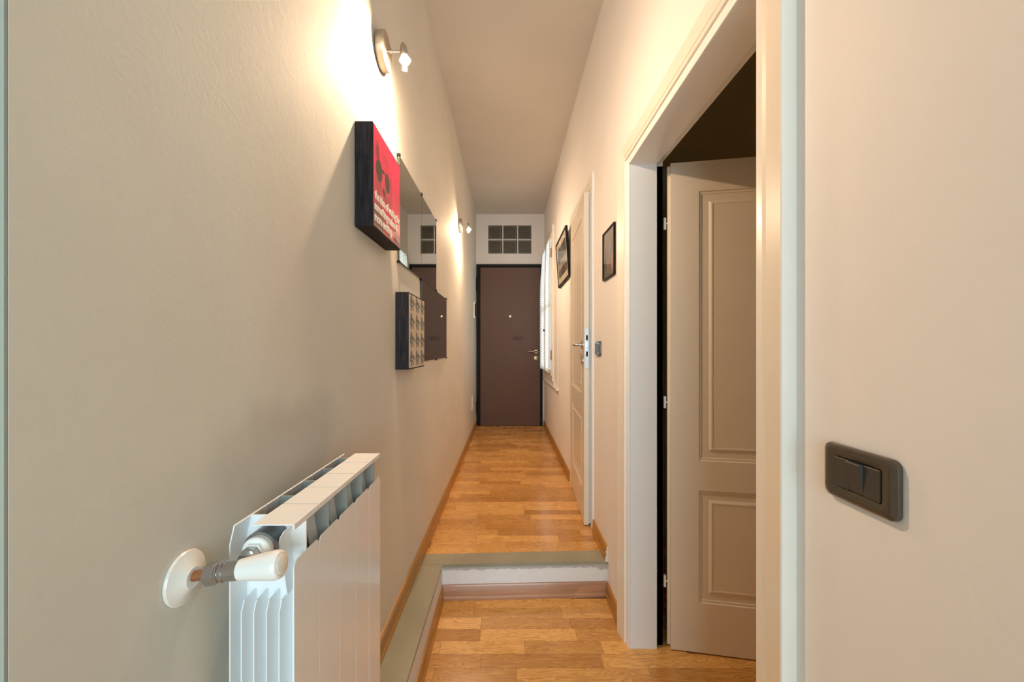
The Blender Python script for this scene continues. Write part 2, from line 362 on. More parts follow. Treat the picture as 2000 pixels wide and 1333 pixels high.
# step body, riser paint and stones
def quad_prism(name, pts, z0, z1, mat, label, parent=None, bev=0):
    bm = bmesh.new(); prism(bm, pts, lambda u, v, w: (u, v, w), z0, z1)
    if bev: bmesh.ops.bevel(bm, geom=list(bm.edges), offset=bev, segments=2, affect='EDGES')
    o = link(name, bm, mat, parent)
    if parent is None: tag(o, label, kind='structure')
    return o
XA = -0.316                                    # face of the low ledge wall
riser = quad_prism('trim_1', [(XA, step_y(XA)+0.004), (XR, step_y(XR)+0.004), (XR, 2.07), (-0.60, 2.07), (-0.60, 0.5), (XA, 0.5)], ZL-0.05, -0.014, 'riser', 'roughly painted white step riser and low ledge side')
st1 = quad_prism('trim_2', [(WL(2)+0.001, step_y(-.42)), (XR-0.001, step_y(XR)), (XR-0.001, step_y(XR)+0.108), (WL(2)+0.001, step_y(-.42)+0.104)], -0.014, 0.0015, 'stone', 'grey slate slab along the edge of the step', bev=0.0015)
st2 = quad_prism('trim_3', [(WL(.5)+0.001, 0.5), (XA-0.004, 0.5), (XA+0.002, step_y(XA)-0.0008), (WL(2)+0.001, step_y(-.42)-0.0008)], -0.014, 0.0012, 'stone', 'grey slate slab capping the ledge under the radiator', bev=0.0015)
# ragged grey cement smear under the step slab
bm = bmesh.new(); N = 46; top = []; bot = []
for i in range(N+1):
    x = XA + 0.004 + (XR - XA - 0.006)*i/N; h = 0.010 + 0.006*random.random() + (0.012 if i > N-3 else 0)
    top.append(bm.verts.new((x, step_y(x)+0.0022, -0.0145))); bot.append(bm.verts.new((x, step_y(x)+0.0022, -0.0145-h)))
for i in range(N): bm.faces.new((top[i], top[i+1], bot[i+1], bot[i]))
r = bmesh.ops.extrude_face_region(bm, geom=list(bm.faces))
bmesh.ops.translate(bm, verts=[v for v in r['geom'] if isinstance(v, bmesh.types.BMVert)], vec=(0, 0.0015, 0))
link('cement_smear', bm, 'smear', riser)

# baseboards: profile (depth from wall, height) with a little shoe
BP = [(0, 0), (0.015, 0), (0.015, 0.012), (0.0115, 0.018), (0.010, 0.020), (0.010, 0.064), (0.0065, 0.0715), (0, 0.0725)]
def baseboard(name, fn, a, b, mat, label, end=False):
    bm = bmesh.new(); prism(bm, BP, fn, a, b); o = link(name, bm, mat, smooth=25); return tag(o, label, kind='structure')
baseboard('baseboard_left', lambda d, h, y: (WL(y)+d, y, h+0.001), 0.50, YE, 'base_y', 'varnished wooden baseboard along the left wall above the ledge')
o = baseboard('baseboard_right', lambda d, h, y: (XR-d, y, h+0.001), 2.012, 2.330, 'base_y', 'short varnished baseboard above the step beside the switch wall')
# splintered white end of the short baseboard
bm = bmesh.new(); prism(bm, [(0, 0), (0.015, 0.0), (0.013, 0.02), (0.008, 0.03), (0.011, 0.05), (0.006, 0.058), (0.007, 0.071), (0, 0.0725)], lambda d, h, y: (XR-d, y, h+0.001), 2.006, 2.0125); link('broken_end', bm, 'riser', o)
baseboard('baseboard_right_far', lambda d, h, y: (XR-d, y, h+0.001), 3.215, YE, 'base_y', 'varnished baseboard under the curtained window')
baseboard('baseboard_right_low', lambda d, h, y: (XR-d, y, h+ZL), 1.768, 1.999, 'base_y', 'short varnished baseboard on the lower floor beside the door casing')
baseboard('baseboard_ledge', lambda d, h, y: (XA+d-0.003, y, h+ZL), 0.50, step_y(XA)-0.002, 'base_y', 'varnished baseboard along the foot of the ledge')
baseboard('baseboard_step', lambda d, h, x: (x, step_y(x)+0.004-d, h+ZL), XA+0.004, XR-0.004, 'base_x', 'reddish wooden baseboard along the foot of the step')

# ------------------------------------------------------------------ doors
def panel_leaf(w, h, th, panels, parent, name='leaf', mat='leaf'):
    """leaf in local coords: x 0..w, y 0..th (y=0 is the front face), z 0..h; raised and fielded panels on both faces"""
    bm = bmesh.new()
    prof = [(0.0, 0.0), (0.003, 0.0045), (0.010, 0.0040), (0.013, 0.0065), (0.038, 0.0068), (0.047, 0.0015), (0.052, 0.0015), (0.0535, 0.003)]
    def face(yf, sgn):
        x0, x1 = panels[0][0], panels[0][1]
        zs = [0] + [z for p in panels for z in (p[2], p[3])] + [h]
        def q(a, b, c, d, dep=(0, 0, 0, 0)):
            pts = [bm.verts.new((p[0], yf + sgn*dd, p[1])) for p, dd in zip((a, b, c, d), dep)]; bm.faces.new(pts)
        q((0, 0), (x0, 0), (x0, h), (0, h)); q((x1, 0), (w, 0), (w, h), (x1, h))
        for i in range(0, len(zs), 2): q((x0, zs[i]), (x1, zs[i]), (x1, zs[i+1]), (x0, zs[i+1]))
        for p in panels:
            a0, a1, c0, c1 = p
            for (i1, d1), (i2, d2) in zip(prof, prof[1:]):
                o = [(a0+i1, c0+i1), (a1-i1, c0+i1), (a1-i1, c1-i1), (a0+i1, c1-i1)]; n = [(a0+i2, c0+i2), (a1-i2, c0+i2), (a1-i2, c1-i2), (a0+i2, c1-i2)]
                for k in range(4): q(o[k], o[(k+1) % 4], n[(k+1) % 4], n[k], (d1, d1, d2, d2))
            i, d = prof[-1]; q((a0+i, c0+i), (a1-i, c0+i), (a1-i, c1-i), (a0+i, c1-i), (d,)*4)
    face(0, 1); face(th, -1)
    for a, b in (((0, 0), (w, 0)), ((w, 0), (w, h)), ((w, h), (0, h)), ((0, h), (0, 0))):
        bm.faces.new([bm.verts.new(p) for p in ((a[0], 0, a[1]), (b[0], 0, b[1]), (b[0], th, b[1]), (a[0], th, a[1]))])
    bmesh.ops.remove_doubles(bm, verts=bm.verts, dist=0.00005)
    return link(name, bm, mat, parent)

def band(bm, inner, outer, x_in, x_out, z0, z1, xb):
    """casing band: section from y=inner (proud to x_in) to y=outer (proud to x_out)"""
    s = 1 if outer > inner else -1
    pts = [(xb, inner), (x_in+0.001, inner), (x_in, inner+s*0.0015), (x_in+0.0006, inner+s*0.012), (x_out, outer-s*0.003), (x_out+0.0015, outer), (xb, outer)]
    prism(bm, pts, lambda u, v, w: (u, v, w), z0, z1)

# near door (door_3)
d3 = tag(empty('door_3', (XR, D3b, ZL)), 'ivory panelled door standing open into the dark room on the right', kind='structure')
def ch(o, p):   # parent keeping world coordinates
    o.parent = p; o.matrix_parent_inverse = p.matrix_basis.inverted(); return o
bpy.context.view_layer.update()
# jamb lining: lip on the hall side, reveal, rebate
def jamb(y, s, ztop, z0=ZL):
    bm = bmesh.new()
    pts = [(0.4925+0.004, y), (0.4985-0.003, y), (0.605, y), (0.607, y+s*0.002), (0.607, y+s*0.020), (XRB, y+s*0.020), (XRB, y+s*0.045), (0.4905, y+s*0.045), (0.4905, y+s*0.006), (0.492, y+s*0.002)]
    prism(bm, pts, lambda u, v, w: (u, v, w), z0, ztop); return bm
ch(link('jamb', jamb(D3b, 1, D3t, ), 'trim', smooth=30), d3)
ch(link('jamb', jamb(D3a, -1, D3t), 'trim', smooth=30), d3)
bm = bmesh.new()
pts = [(0.4965, D3t), (0.605, D3t), (0.607, D3t+0.002), (0.607, D3t+0.018), (XRB, D3t+0.018), (XRB, D3t+0.03), (0.4905, D3t+0.03), (0.4905, D3t+0.006), (0.492, D3t+0.002)]
prism(bm, pts, lambda u, v, w: (u, w, v), D3a-0.035, D3b+0.035)
ch(link('head_jamb', bm, 'trim', smooth=30), d3)
bm = bmesh.new(); band(bm, 1.695, 1.768, 0.482, 0.472, ZL, 1.885, XR+0.002); ch(link('casing', bm, 'casing'), d3)
bm = bmesh.new(); band(bm, 0.777, 0.700, 0.482, 0.468, ZL, 1.885, XR+0.002); ch(link('casing', bm, 'casing'), d3)
bm = bmesh.new()
prism(bm, [(XR+0.002, 1.823), (0.485, 1.823), (0.484, 1.8245), (0.4845, 1.830), (0.4845, 1.836), (0.482, 1.838), (0.479, 1.882), (0.480, 1.884), (XR+0.002, 1.884)], lambda u, v, w: (u, w, v), 0.777, 1.695)
ch(link('head_casing', bm, 'casing'), d3)
A3 = math.atan2(-0.183, 0.983)
leaf3 = panel_leaf(0.80, 1.958, 0.036, [(0.106, 0.694, 0.198, 0.646), (0.106, 0.694, 0.764, 1.838)], None)
leaf3.location = (0.658, 1.650, ZL+0.006); leaf3.rotation_euler = (0, 0, A3); bpy.context.view_layer.update(); ch(leaf3, d3)
leaf3['label'] = 'open leaf with two fielded panels'
bm = boxes([(-0.009, 0.001, 0.022, 0.036, 0.004, 1.954)]); o = link('rebate_lip', bm, 'leaf', leaf3)
for z in (1.558, 0.828, 0.097):
    bm = bmesh.new(); lathe(bm, [(-0.024, 0.0055), (-0.001, 0.0055), (-0.001, 0.0045), (0.001, 0.0045), (0.001, 0.0055), (0.024, 0.0055)], (0.6445, 1.677, z), (0, 0, 1), 12)
    box(bm, 0.6455, 0.660, 1.672, 1.675, z-0.003, z+0.003)
    ch(link('hinge', bm, 'hinge', smooth=40), d3)
bm = bmesh.new()
lathe(bm, [(0, .024), (.006, .024), (.008, .022)], (0.735, 0, 0.98), (0, -1, 0), 24); tube(bm, [(0.735, -.006, .98), (.735, -.045, .98), (.72, -.052, .98), (.61, -.052, .98)], .008)
link('handle', bm, 'chrome', leaf3, smooth=40)

# far door (door_2), slightly ajar towards the hall, lock edge nearest the camera
d2 = tag(empty('door_2', (XR, 3.13, 0)), 'ivory panelled door further along the right wall, slightly ajar', kind='structure')
bpy.context.view_layer.update()
bm = bmesh.new(); prism(bm, [(0.497, D2a), (0.585, D2a), (0.585, D2a-0.018), (XRB, D2a-0.018), (XRB, D2a-0.04), (0.4905, D2a-0.04), (0.4905, D2a-0.004)], lambda u, v, w: (u, v, w), 0, D2t); ch(link('jamb', bm, 'trim'), d2)
bm = bmesh.new(); prism(bm, [(0.52, D2b), (0.585, D2b), (0.585, D2b+0.018), (XRB, D2b+0.018), (XRB, D2b+0.04), (0.495, D2b+0.04), (0.495, D2b)], lambda u, v, w: (u, v, w), 0, D2t); ch(link('jamb', bm, 'trim'), d2)
ch(link('head_jamb', boxes([(0.4945, XRB, D2a-0.02, D2b+0.02, D2t, D2t+0.03)]), 'trim'), d2)
bm = bmesh.new(); band(bm, 2.395, 2.335, 0.4865, 0.4835, 0.0, 2.055, XR+0.002); ch(link('casing', bm, 'trim'), d2)
bm = bmesh.new(); prism(bm, [(XR+0.002, 3.165), (0.4905, 3.165), (0.489, 3.210), (XR+0.002, 3.212)], lambda u, v, w: (u, v, w), 0.0, 2.055); ch(link('casing', bm, 'casing'), d2)
bm = bmesh.new(); prism(bm, [(XR+0.002, 1.992), (0.4895, 1.992), (0.486, 2.053), (XR+0.002, 2.055)], lambda u, v, w: (u, w, v), 2.395, 3.165); ch(link('head_casing', bm, 'casing'), d2)
LA = Vector((0.4517, 2.414)); LB = Vector((0.4900, 3.155)); dv = (LA - LB); w2 = dv.length
leaf2 = panel_leaf(w2, 1.961, 0.028, [(0.10, w2-0.10, 0.195, 0.645), (0.10, w2-0.10, 0.765, 1.84)], None)
# local x runs from hinge (far) to lock edge (near); local y into the wall
leaf2.matrix_world = Matrix.Translation((LB.x, LB.y, 0.006)) @ Matrix.Rotation(math.atan2(dv.y, dv.x), 4, 'Z')
bpy.context.view_layer.update(); ch(leaf2, d2); leaf2['label'] = 'leaf with two fielded panels, lock edge facing the camera'
link('rebate_lip', boxes([(0.012, w2-0.012, 0.0281, 0.042, 0.004, 1.955)]), 'trim', leaf2)
bm = boxes([(w2+0.0002, w2+0.0016, 0.006, 0.0272, 0.922, 1.158)], 0.0004); box(bm, w2+0.0014, w2+0.010, 0.010, 0.022, 1.05, 1.07)
link('lock_plate', bm, 'chrome', leaf2)
link('lock_slot', boxes([(w2+0.0014, w2+0.0020, 0.011, 0.0225, 1.088, 1.118), (w2+0.0014, w2+0.0020, 0.011, 0.0225, 0.992, 1.022)]), 'void', leaf2)
bm = bmesh.new(); lathe(bm, [(0, .0245), (.007, .0245), (.009, .022)], (w2-0.055, 0, 1.062), (0, -1, 0), 24)
tube(bm, [(w2-.055, -.006, 1.062), (w2-.055, -.040, 1.062), (w2-.062, -.048, 1.062), (w2-.085, -.050, 1.062), (w2-.125, -.049, 1.065), (w2-.170, -.046, 1.064), (w2-.182, -.044, 1.060)], [.009, .009, .009, .008, .007, .007, .005])
link('lever_handle', bm, 'chrome', leaf2, smooth=50)
bm = bmesh.new(); lathe(bm, [(0, .0245), (.007, .0245), (.009, .022)], (w2-0.055, 0, 0.968), (0, -1, 0), 24); link('keyhole_rosette', bm, 'chrome', leaf2, smooth=40)

# entrance door (door_1)
d1 = tag(empty('door_1', (0, YE, 0)), 'dark brown entrance door with black frame at the corridor end', kind='structure')
YD = YE - 0.01
bm = boxes([(-0.415, -0.366, YD-0.015, YE+0.06, 0, 2.166), (0.443, 0.470, YD-0.015, YE+0.06, 0, 2.166), (-0.366, 0.443, YD-0.015, YE+0.06, 2.126, 2.166)], 0.002)
ch(link('frame', bm, 'black'), d1)
l1 = ch(link('leaf', boxes([(-0.363, 0.440, YD-0.004, YE+0.05, 0.006, 2.123)], 0.0015), 'brown'), d1)
for z0, z1 in ((1.80, 2.0), (0.18, 0.33)):
    bm = bmesh.new(); lathe(bm, [(0, 0.006), (0.004, 0.011), (z1-z0-0.004, 0.011), (z1-z0, 0.006)], (-0.407, YD-0.022, z0), (0, 0, 1), 12); ch(link('hinge', bm, 'black', smooth=40), d1)
bm = bmesh.new(); lathe(bm, [(0, .016), (.004, .016), (.006, .010)], (0.038, YD-0.004, 1.467), (0, -1, 0), 20); ch(link('peephole', bm, 'brass', smooth=40), d1)
bm = bmesh.new(); lathe(bm, [(0, .026), (.006, .026), (.009, .020), (.0095, .012)], (0.385, YD-0.004, 0.996), (0, -1, 0), 24); ch(link('handle_rosette', bm, 'brass', smooth=40), d1)
bm = bmesh.new(); tube(bm, [(0.385, YD-.010, .996), (.385, YD-.045, .996), (.375, YD-.052, .996), (.275, YD-.052, .993)], [.010, .010, .009, .007]); ch(link('lever_handle', bm, 'handle_dark', smooth=50), d1)
bm = bmesh.new(); tube(bm, [(.365, YD-.0565, .999), (.280, YD-.0565, .996)], .0045); ch(link('lever_inlay', bm, 'brass'), d1)
bm = bmesh.new(); lathe(bm, [(0, .027), (.006, .027), (.009, .020)], (0.383, YD-0.004, 0.907), (0, -1, 0), 24); lathe(bm, [(.0091, .009), (.0101, .009)], (0.383, YD-0.004, 0.907), (0, -1, 0), 16, 1)
ch(link('keyhole_rosette', bm, ['brass', 'void'], smooth=40), d1)

# ------------------------------------------------------------------ window with curtains
w1 = tag(empty('window_1', (XR, W1a, W1z0)), 'tall two-sash window with lace curtains beside the entrance door', kind='structure')
bpy.context.view_layer.update()
def P(name, lst, mat, parent=w1, bev=0.0): return ch(link(name, boxes(lst, bev), mat), parent)
P('casing', [(0.4895, XR+0.002, 3.985, W1a-0.075, 0.66, 2.372), (0.4895, XR+0.002, W1a-0.075, 5.47, 2.345, 2.372)], 'wall_right')
P('window_frame', [(0.474, 0.530, W1a-0.075, W1a, 0.70, 2.350), (0.474, 0.530, W1b, W1b+0.05, 0.70, 2.350), (0.478, 0.530, W1a, W1b, 2.290, 2.350), (0.478, 0.530, W1a, W1b, 0.70, 0.745)], 'casing', bev=0.001)
for i, (ya, yb) in enumerate(((W1a+0.004, 4.866), (4.870, W1b-0.004))):
    s = P('sash', [(0.466, 0.506, ya, ya+0.05, 0.75, 2.287), (0.466, 0.506, yb-0.05, yb, 0.75, 2.287), (0.4665, 0.506, ya+.05, yb-.05, 2.237, 2.287), (0.4665, 0.506, ya+.05, yb-.05, 0.75, 0.81), (0.470, 0.503, ya+.05, yb-.05, 1.50, 1.53)], 'casing')
    g = link('pane', boxes([(0.484, 0.488, ya+.05, yb-.05, .81, 2.237)]), 'glass'); g.parent = s; g.matrix_parent_inverse = w1.matrix_basis.inverted() @ Matrix.Identity(4); g.matrix_parent_inverse = (w1.matrix_basis @ s.matrix_parent_inverse).inverted()
for z in (2.07, 0.97):
    bm = bmesh.new(); lathe(bm, [(-0.05, .007), (-.002, .007), (-.002, .005), (.002, .005), (.002, .007), (.05, .007)], (0.468, W1a+0.0, z), (0, 0, 1), 12); ch(link('hinge', bm, 'copper', smooth=40), w1)
P('window_sill', [(0.466, 0.50, 3.94, 5.44, 0.632, 0.655)], 'casing', bev=0.003)
P('sill_lip', [(0.476, 0.50, 4.2, 5.40, 0.655, 0.70)], 'casing', bev=0.002)
bm = bmesh.new(); lathe(bm, [(0, .012), (.006, .012), (.008, .006), (.022, .006), (.026, .014), (.040, .013), (.042, .004)], (0.466, 4.865, 1.254), (-1, 0, 0), 16); ch(link('window_knob', bm, 'handle_dark', smooth=40), w1)

def curtain(name, ya, yb, xa, xb, zt, zb, folds, label, amp=0.010):
    root = tag(empty(name, (0, ya, zb)), label, 'curtain', 'lace curtains on the window sashes'); bpy.context.view_layer.update()
    bm = bmesh.new(); nu, nv = folds*8, 26; g = []
    for j in range(nv+1):
        v = j/nv; z = zt + (zb - zt)*v; row = []
        gather = 0.35 + 0.65*min(1, v*3)
        for i in range(nu+1):
            u = i/nu; y = ya + (yb-ya)*u
            x = xa + (xb-xa)*u*min(1, 0.25+v*3) - amp*gather*(math.sin(u*folds*2*PI + 0.6*math.sin(v*3)) + 1)*0.9 
            x = min(x, 0.4625)
            row.append(bm.verts.new((x, y + 0.004*math.sin(v*5+u*9), z - 0.006*math.cos(u*folds*2*PI))))
        g.append(row)
    for j in range(nv):
        for i in range(nu): bm.faces.new((g[j][i], g[j][i+1], g[j+1][i+1], g[j+1][i]))
    ch(link('fabric', bm, 'voile', smooth=180), root)
    bm = bmesh.new(); tube(bm, [(0.458, ya-0.012, zt-0.008), (0.458, yb+0.012, zt-0.008)], 0.0035, 8)
    for yy in (ya-0.014, yb+0.014): lathe(bm, [(-.006, .004), (-.003, .007), (.003, .007), (.006, .004)], (0.458, yy, zt-0.008), (0, 1, 0), 10)
    ch(link('curtain_rod', bm, 'nickel', smooth=40), root)
    return root
curtain('lace_curtain', 4.41, 4.855, 0.463, 0.452, 2.292, 0.780, 3, 'white dotted lace curtain on the nearer window sash')
curtain('lace_curtain', 4.885, 5.325, 0.462, 0.436, 2.255, 0.785, 3, 'white dotted lace curtain on the window sash nearest the entrance door', 0.012)

# ------------------------------------------------------------------ radiator
RX0, RX1 = -0.4005, -0.307; RYN = 0.589; SW = 0.080; ZB = 0.116
rad = tag(empty('radiator', (-0.354, RYN, ZB)), 'white aluminium column radiator mounted on the left wall', 'radiator'); bpy.context.view_layer.update()
NSEC = 5
def plate_outline(w, z0, z1, r):   # in (y, z), rounded top corners
    pts = [(-w, z0+0.01), (-w+0.01, z0), (w-0.01, z0), (w, z0+0.01)]
    for k in range(6):
        a = math.radians(90*k/5); pts.append((w-r+r*math.cos(a), z1-r+r*math.sin(a)))
    for k in range(6):
        a = math.radians(90+90*k/5); pts.append((-w+r+r*math.cos(a), z1-r+r*math.sin(a)))
    return pts
def section(yc):
    s = bmesh.new(); f = lambda u, v, w: (w, u, v)
    prism(s, [(-.0385, .69), (-.0385, .767), (-.0385, .767), (.0385, .767), (.0385, .69), (.0385, ZB), (-.0385, ZB)][1:] if False else [(-.0393, ZB), (.0393, ZB), (.0393, .767), (-.0393, .767)], f, RX0, RX0+0.0016)      # back plate
    # bent-over top of the back plate
    prism(s, [(RX0, .767), (RX0+.0016, .767), (-.3925, .7945), (-.3940, .7960)], lambda u, v, w: (u, w, v), -.0393, .0393)
    # inner fins
    for x in (-.3847, -.3667, -.3485, -.3300):
        prism(s, [(-.037, ZB+.02), (.037, ZB+.02), (.037, .668), (.030, .683), (-.030, .683), (-.037, .668)], f, x-.0007, x+.0007)
    # web
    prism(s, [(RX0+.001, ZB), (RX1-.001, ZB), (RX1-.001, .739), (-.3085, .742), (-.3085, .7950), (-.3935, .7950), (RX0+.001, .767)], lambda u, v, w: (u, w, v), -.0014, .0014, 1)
    # S shaped arm from the cap down to the column, near and far side
    arc = [(-.3095, .7945), (-.318, .7900), (-.326, .7830), (-.3315, .7740), (-.3335, .7620), (-.3315, .7480), (-.3260, .7200), (-.3215, .6900)]
    back = [(x-.0016, z-.0006) for x, z in arc][::-1]
    A = arc + back
    va = [s.verts.new((x, -.030, z)) for x, z in A]; vb = [s.verts.new((x, .030, z)) for x, z in A]; n = len(arc)
    for i in range(n-1):
        s.faces.new((va[i], va[i+1], vb[i+1], vb[i])); j = 2*n-1-i
        s.faces.new((va[j], vb[j], vb[j-1], va[j-1])); s.faces.new((va[i], va[j], va[j-1], va[i+1])); s.faces.new((vb[i], vb[i+1], vb[j-1], vb[j]))
    s.faces.new((va[0], vb[0], vb[2*n-1], va[2*n-1])); s.faces.new((va[n-1], va[n], vb[n], vb[n-1]))
    return s
fp = bmesh.new(); prism(fp, plate_outline(.0393, ZB-.01, .742, .010), lambda u, v, w: (w, u, v), RX1-.0016, RX1); bmesh.ops.bevel(fp, geom=[e for e in fp.edges if abs(e.verts[0].co.x-RX1) < 1e-6 and abs(e.verts[1].co.x-RX1) < 1e-6], offset=0.0008, segments=2, affect='EDGES')
cp = boxes([(-.3668, -.3068, -.0389, .0389, .7950, .7966)]); box(cp, -.3084, -.3068, -.0389, .0389, .7885, .7951)
sec0 = None
for i in range(NSEC):
    yc = RYN + 0.040 + i*SW
    if i == 0:
        s0 = section(0); o1 = link('section', s0, ['rad', 'rad'], smooth=30); o2 = link('front_plate', fp, 'rad'); o3 = link('top_cap', cp, 'rad')
        o1.location = (0, yc, 0); bpy.context.view_layer.update(); o1.parent = rad; o1.matrix_parent_inverse = rad.matrix_basis.inverted()
        o2.parent = o1; o3.parent = o1; src = (o1, o2, o3)
    else:
        a = src[0].copy(); C.objects.link(a); a.material_slots[1].link = 'OBJECT'; a.material_slots[1].material = M['rad_shaded']; a.parent = rad; a.matrix_parent_inverse = rad.matrix_basis.inverted(); a.location = (0, yc, 0)
        for c_ in src[1:]:
            k = c_.copy(); C.objects.link(k); k.parent = a
HX, HZ = -.3575, .7610
bm = bmesh.new()
lathe(bm, [(0.002, .0235), (NSEC*SW-.004, .0235)], (HX, RYN, HZ+.001), (0, 1, 0), 32); ch(link('collector_tube', bm, 'raw', smooth=40), rad); bm = bmesh.new(); lathe(bm, [(0.0, .020), (NSEC*SW, .020)], (HX, RYN, ZB+.04), (0, 1, 0), 24)
ch(link('collector_tube', bm, 'raw', smooth=40), rad)
bm = bmesh.new(); lathe(bm, [(0.002, .0205), (-.006, .0205), (-.008, .019), (-.008, .015)], (HX, RYN, HZ), (0, 1, 0), 32)
lathe(bm, [(-.0079, .0150), (-.014, .0150), (-.0145, .0140)], (HX, RYN, HZ), (0, 1, 0), 6); ch(link('end_plug', bm, 'plastic', smooth=30), rad)
for y in (.70, .86):
    ch(link('wall_bracket', boxes([(WL(y)+.0005, -.375, y-.012, y+.012, .715, .735)]), 'rad'), rad)
# valve
val = tag(empty('radiator_valve', (WL(.55), .553, .745)), 'white thermostatic valve on a short copper pipe feeding the radiator', 'valve'); bpy.context.view_layer.update()
va0 = Vector((WL(.55)+0.0006, .5500, .7430)); vax = Vector((0.132, .001, .0175)).normalized()
def VL(name, prof, mat, seg=32, sm=35):
    bm = bmesh.new(); lathe(bm, prof, va0, vax, seg); return ch(link(name, bm, mat, smooth=sm), val)
bm = bmesh.new(); lathe(bm, [(0, .0345), (.0025, .0350), (.0045, .0340), (.0125, .0145), (.014, .0135), (.014, .008)], va0, (1, 0, 0), 40); ch(link('escutcheon', bm, 'plastic', smooth=35), val)
VL('pipe', [(0.0, .0068), (.040, .0068)], 'copper')
VL('compression_nut', [(0.031, .0125), (.033, .0150), (.046, .0150), (.048, .0125)], 'chrome', 6, 20)
VL('valve_body', [(.044, .0118), (.048, .0118), (.0485, .0135), (.051, .0135), (.0515, .0122), (.054, .0122), (.0545, .0136), (.057, .0136), (.0575, .0125), (.076, .0128)], 'chrome')
VL('thermostatic_head', [(.0755, .0120), (.077, .0136), (.090, .0152), (.112, .0176), (.123, .0188), (.128, .0187), (.1315, .0172), (.1328, .0150), (.1320, .0135)], 'plastic')
VL('head_cap', [(.1300, .0135), (.1335, .0134), (.1345, .0115)], 'casing')
cb = va0 + vax*0.064
bm = bmesh.new(); tube(bm, [cb, (HX-.002, cb.y+.012, HZ-.006), (HX, RYN-.014, HZ)], [.0095, .0095, .0095], 20)
hx = Vector((HX, RYN, HZ)); lathe(bm, [(-.0285, .0105), (-.0275, .0132), (-.0165, .0132), (-.0145, .0110)], hx, (0, 1, 0), 6)
ch(link('union_nut', bm, 'chrome', smooth=35), val)

# ------------------------------------------------------------------ wall lamps
BULB_R = 0.0155
BULB_EM.inputs[1].default_value = BULB_P/(2*PI*PI*BULB_R**2)
def lamp(y, z, label):
    xw = WL(y); root = tag(empty('wall_lamp', (xw, y, z)), label, 'lamp', 'bare bulb wall lamps on the left wall'); bpy.context.view_layer.update()
    def L(name, bm, mat, sm=35, p=root): return ch(link(name, bm, mat, smooth=sm), p)
    bm = bmesh.new(); lathe(bm, [(0.0006, .0575), (.003, .0605), (.024, .0620), (.027, .0615), (.0285, .0590), (.0270, .0570), (.0262, .030), (.0262, .004)], (xw, y, z), (1, 0, 0), 48); L('backplate', bm, 'nickel')
    bm = bmesh.new(); lathe(bm, [(0, .002), (.0016, .002)], (xw+.013, y-.061, z-.010), (0, -1, 0), 10); L('screw', bm, 'brass')
    bm = bmesh.new(); lathe(bm, [(.026, .0062), (.044, .0062), (.0445, .0042), (.078, .0042)], (xw, y, z), (1, 0, 0), 20); L('arm', bm, 'chrome')
    d = Vector((.13, 0, -1)).normalized(); o = Vector((xw+.0785, y, z+.0315))
    bm = bmesh.new(); lathe(bm, [(0, .001), (.003, .005), (.012, .0095), (.026, .0125), (.044, .0135), (.046, .0128), (.046, .009)], o, d, 28); L('socket_cup', bm, 'nickel')
    r = BULB_R; k = .062
    bm = bmesh.new(); lathe(bm, [(.040, .0085), (.048, .0105), (.055, .0160), (k-.001, .0185), (k, .0185), (k, r)], o, d, 28, caps=False); L('bulb_neck', bm, 'frost')  # brim widened past the bulb to cut its upward light
    bm = bmesh.new(); lathe(bm, [(k + r*math.sin(a*PI/16), r*math.cos(a*PI/16)) for a in range(9)], o, d, 28); L('bulb', bm, 'bulb', 180)
    # narrow strip added to block bulb light on the far side of the wall
    bm = bmesh.new(); v0 = []; R_ = .0235
    for a in range(9):
        th = math.radians(88 + (128-88)*a/8); v0.append([bm.verts.new((o.x + d.x*(k+.004) + R_*math.cos(th), o.y + R_*math.sin(th), o.z + zz)) for zz in (-.042, -.082)])
    for p_, q_ in zip(v0, v0[1:]): bm.faces.new((p_[0], q_[0], q_[1], p_[1]))
    r_ = bmesh.ops.extrude_face_region(bm, geom=list(bm.faces)); bmesh.ops.translate(bm, verts=[v for v in r_['geom'] if isinstance(v, bmesh.types.BMVert)], vec=(-.0003, .0006, 0))
    L('light_blocker', bm, 'nickel', 40)
lamp(1.385, 2.0526, 'round nickel wall lamp with a glowing bulb, nearest, above the pink picture')
lamp(3.60, 2.120, 'round nickel wall lamp with a glowing bulb, smaller looking, near the entrance door')

# ------------------------------------------------------------------ mirrors
MX = -0.4215
def mirror(ya, yb, z0, z1, label, tilt=0.0):
    root = tag(empty('mirror_tile', (WL(ya)+.001, ya, z0)), label, 'mirror', 'square mirror tiles stepped down the left wall'); bpy.context.view_layer.update()
    bm = boxes([(MX-.004, MX, ya+.0015, yb-.0015, z0+.0015, z1-.0015)])
    for f in bm.faces: f.material_index = 0 if f.normal.x > .5 else 1
    bm.normal_update()
    for f in bm.faces: f.material_index = 0 if f.calc_center_median().x > MX-.0005 else 1
    ch(link('glass', bm, ['mirror', 'glass_edge']), root)
    for yy in (ya, yb):
        for zz in (z0, z1):
            yo = yy + (.010 if yy == ya else -.010)*0 ; s = 1 if zz == z1 else -1
            b2 = boxes([(WL(yo)+.0005, MX+.004, yo-.005 + (.005 if yy == ya else -.005), yo+.005 + (.005 if yy == ya else -.005), zz-.004, zz+.006) if s > 0 else (WL(yo)+.0005, MX+.004, yo-.005 + (.005 if yy == ya else -.005), yo+.005 + (.005 if yy == ya else -.005), zz-.006, zz+.004)], .001)
            ch(link('clip', b2, 'handle_dark'), root)
mirror(1.596, 2.013, 1.388, 1.804, 'upper mirror tile half hidden behind the pink picture')
mirror(2.0135, 2.4300, 1.388, 1.804, 'upper mirror tile reflecting the glass blocks')
mirror(2.0135, 2.4300, 0.981, 1.3875, 'lower mirror tile half hidden behind the patterned picture')
mirror(2.4305, 2.838, 0.981, 1.3875, 'lower mirror tile furthest along the left wall')

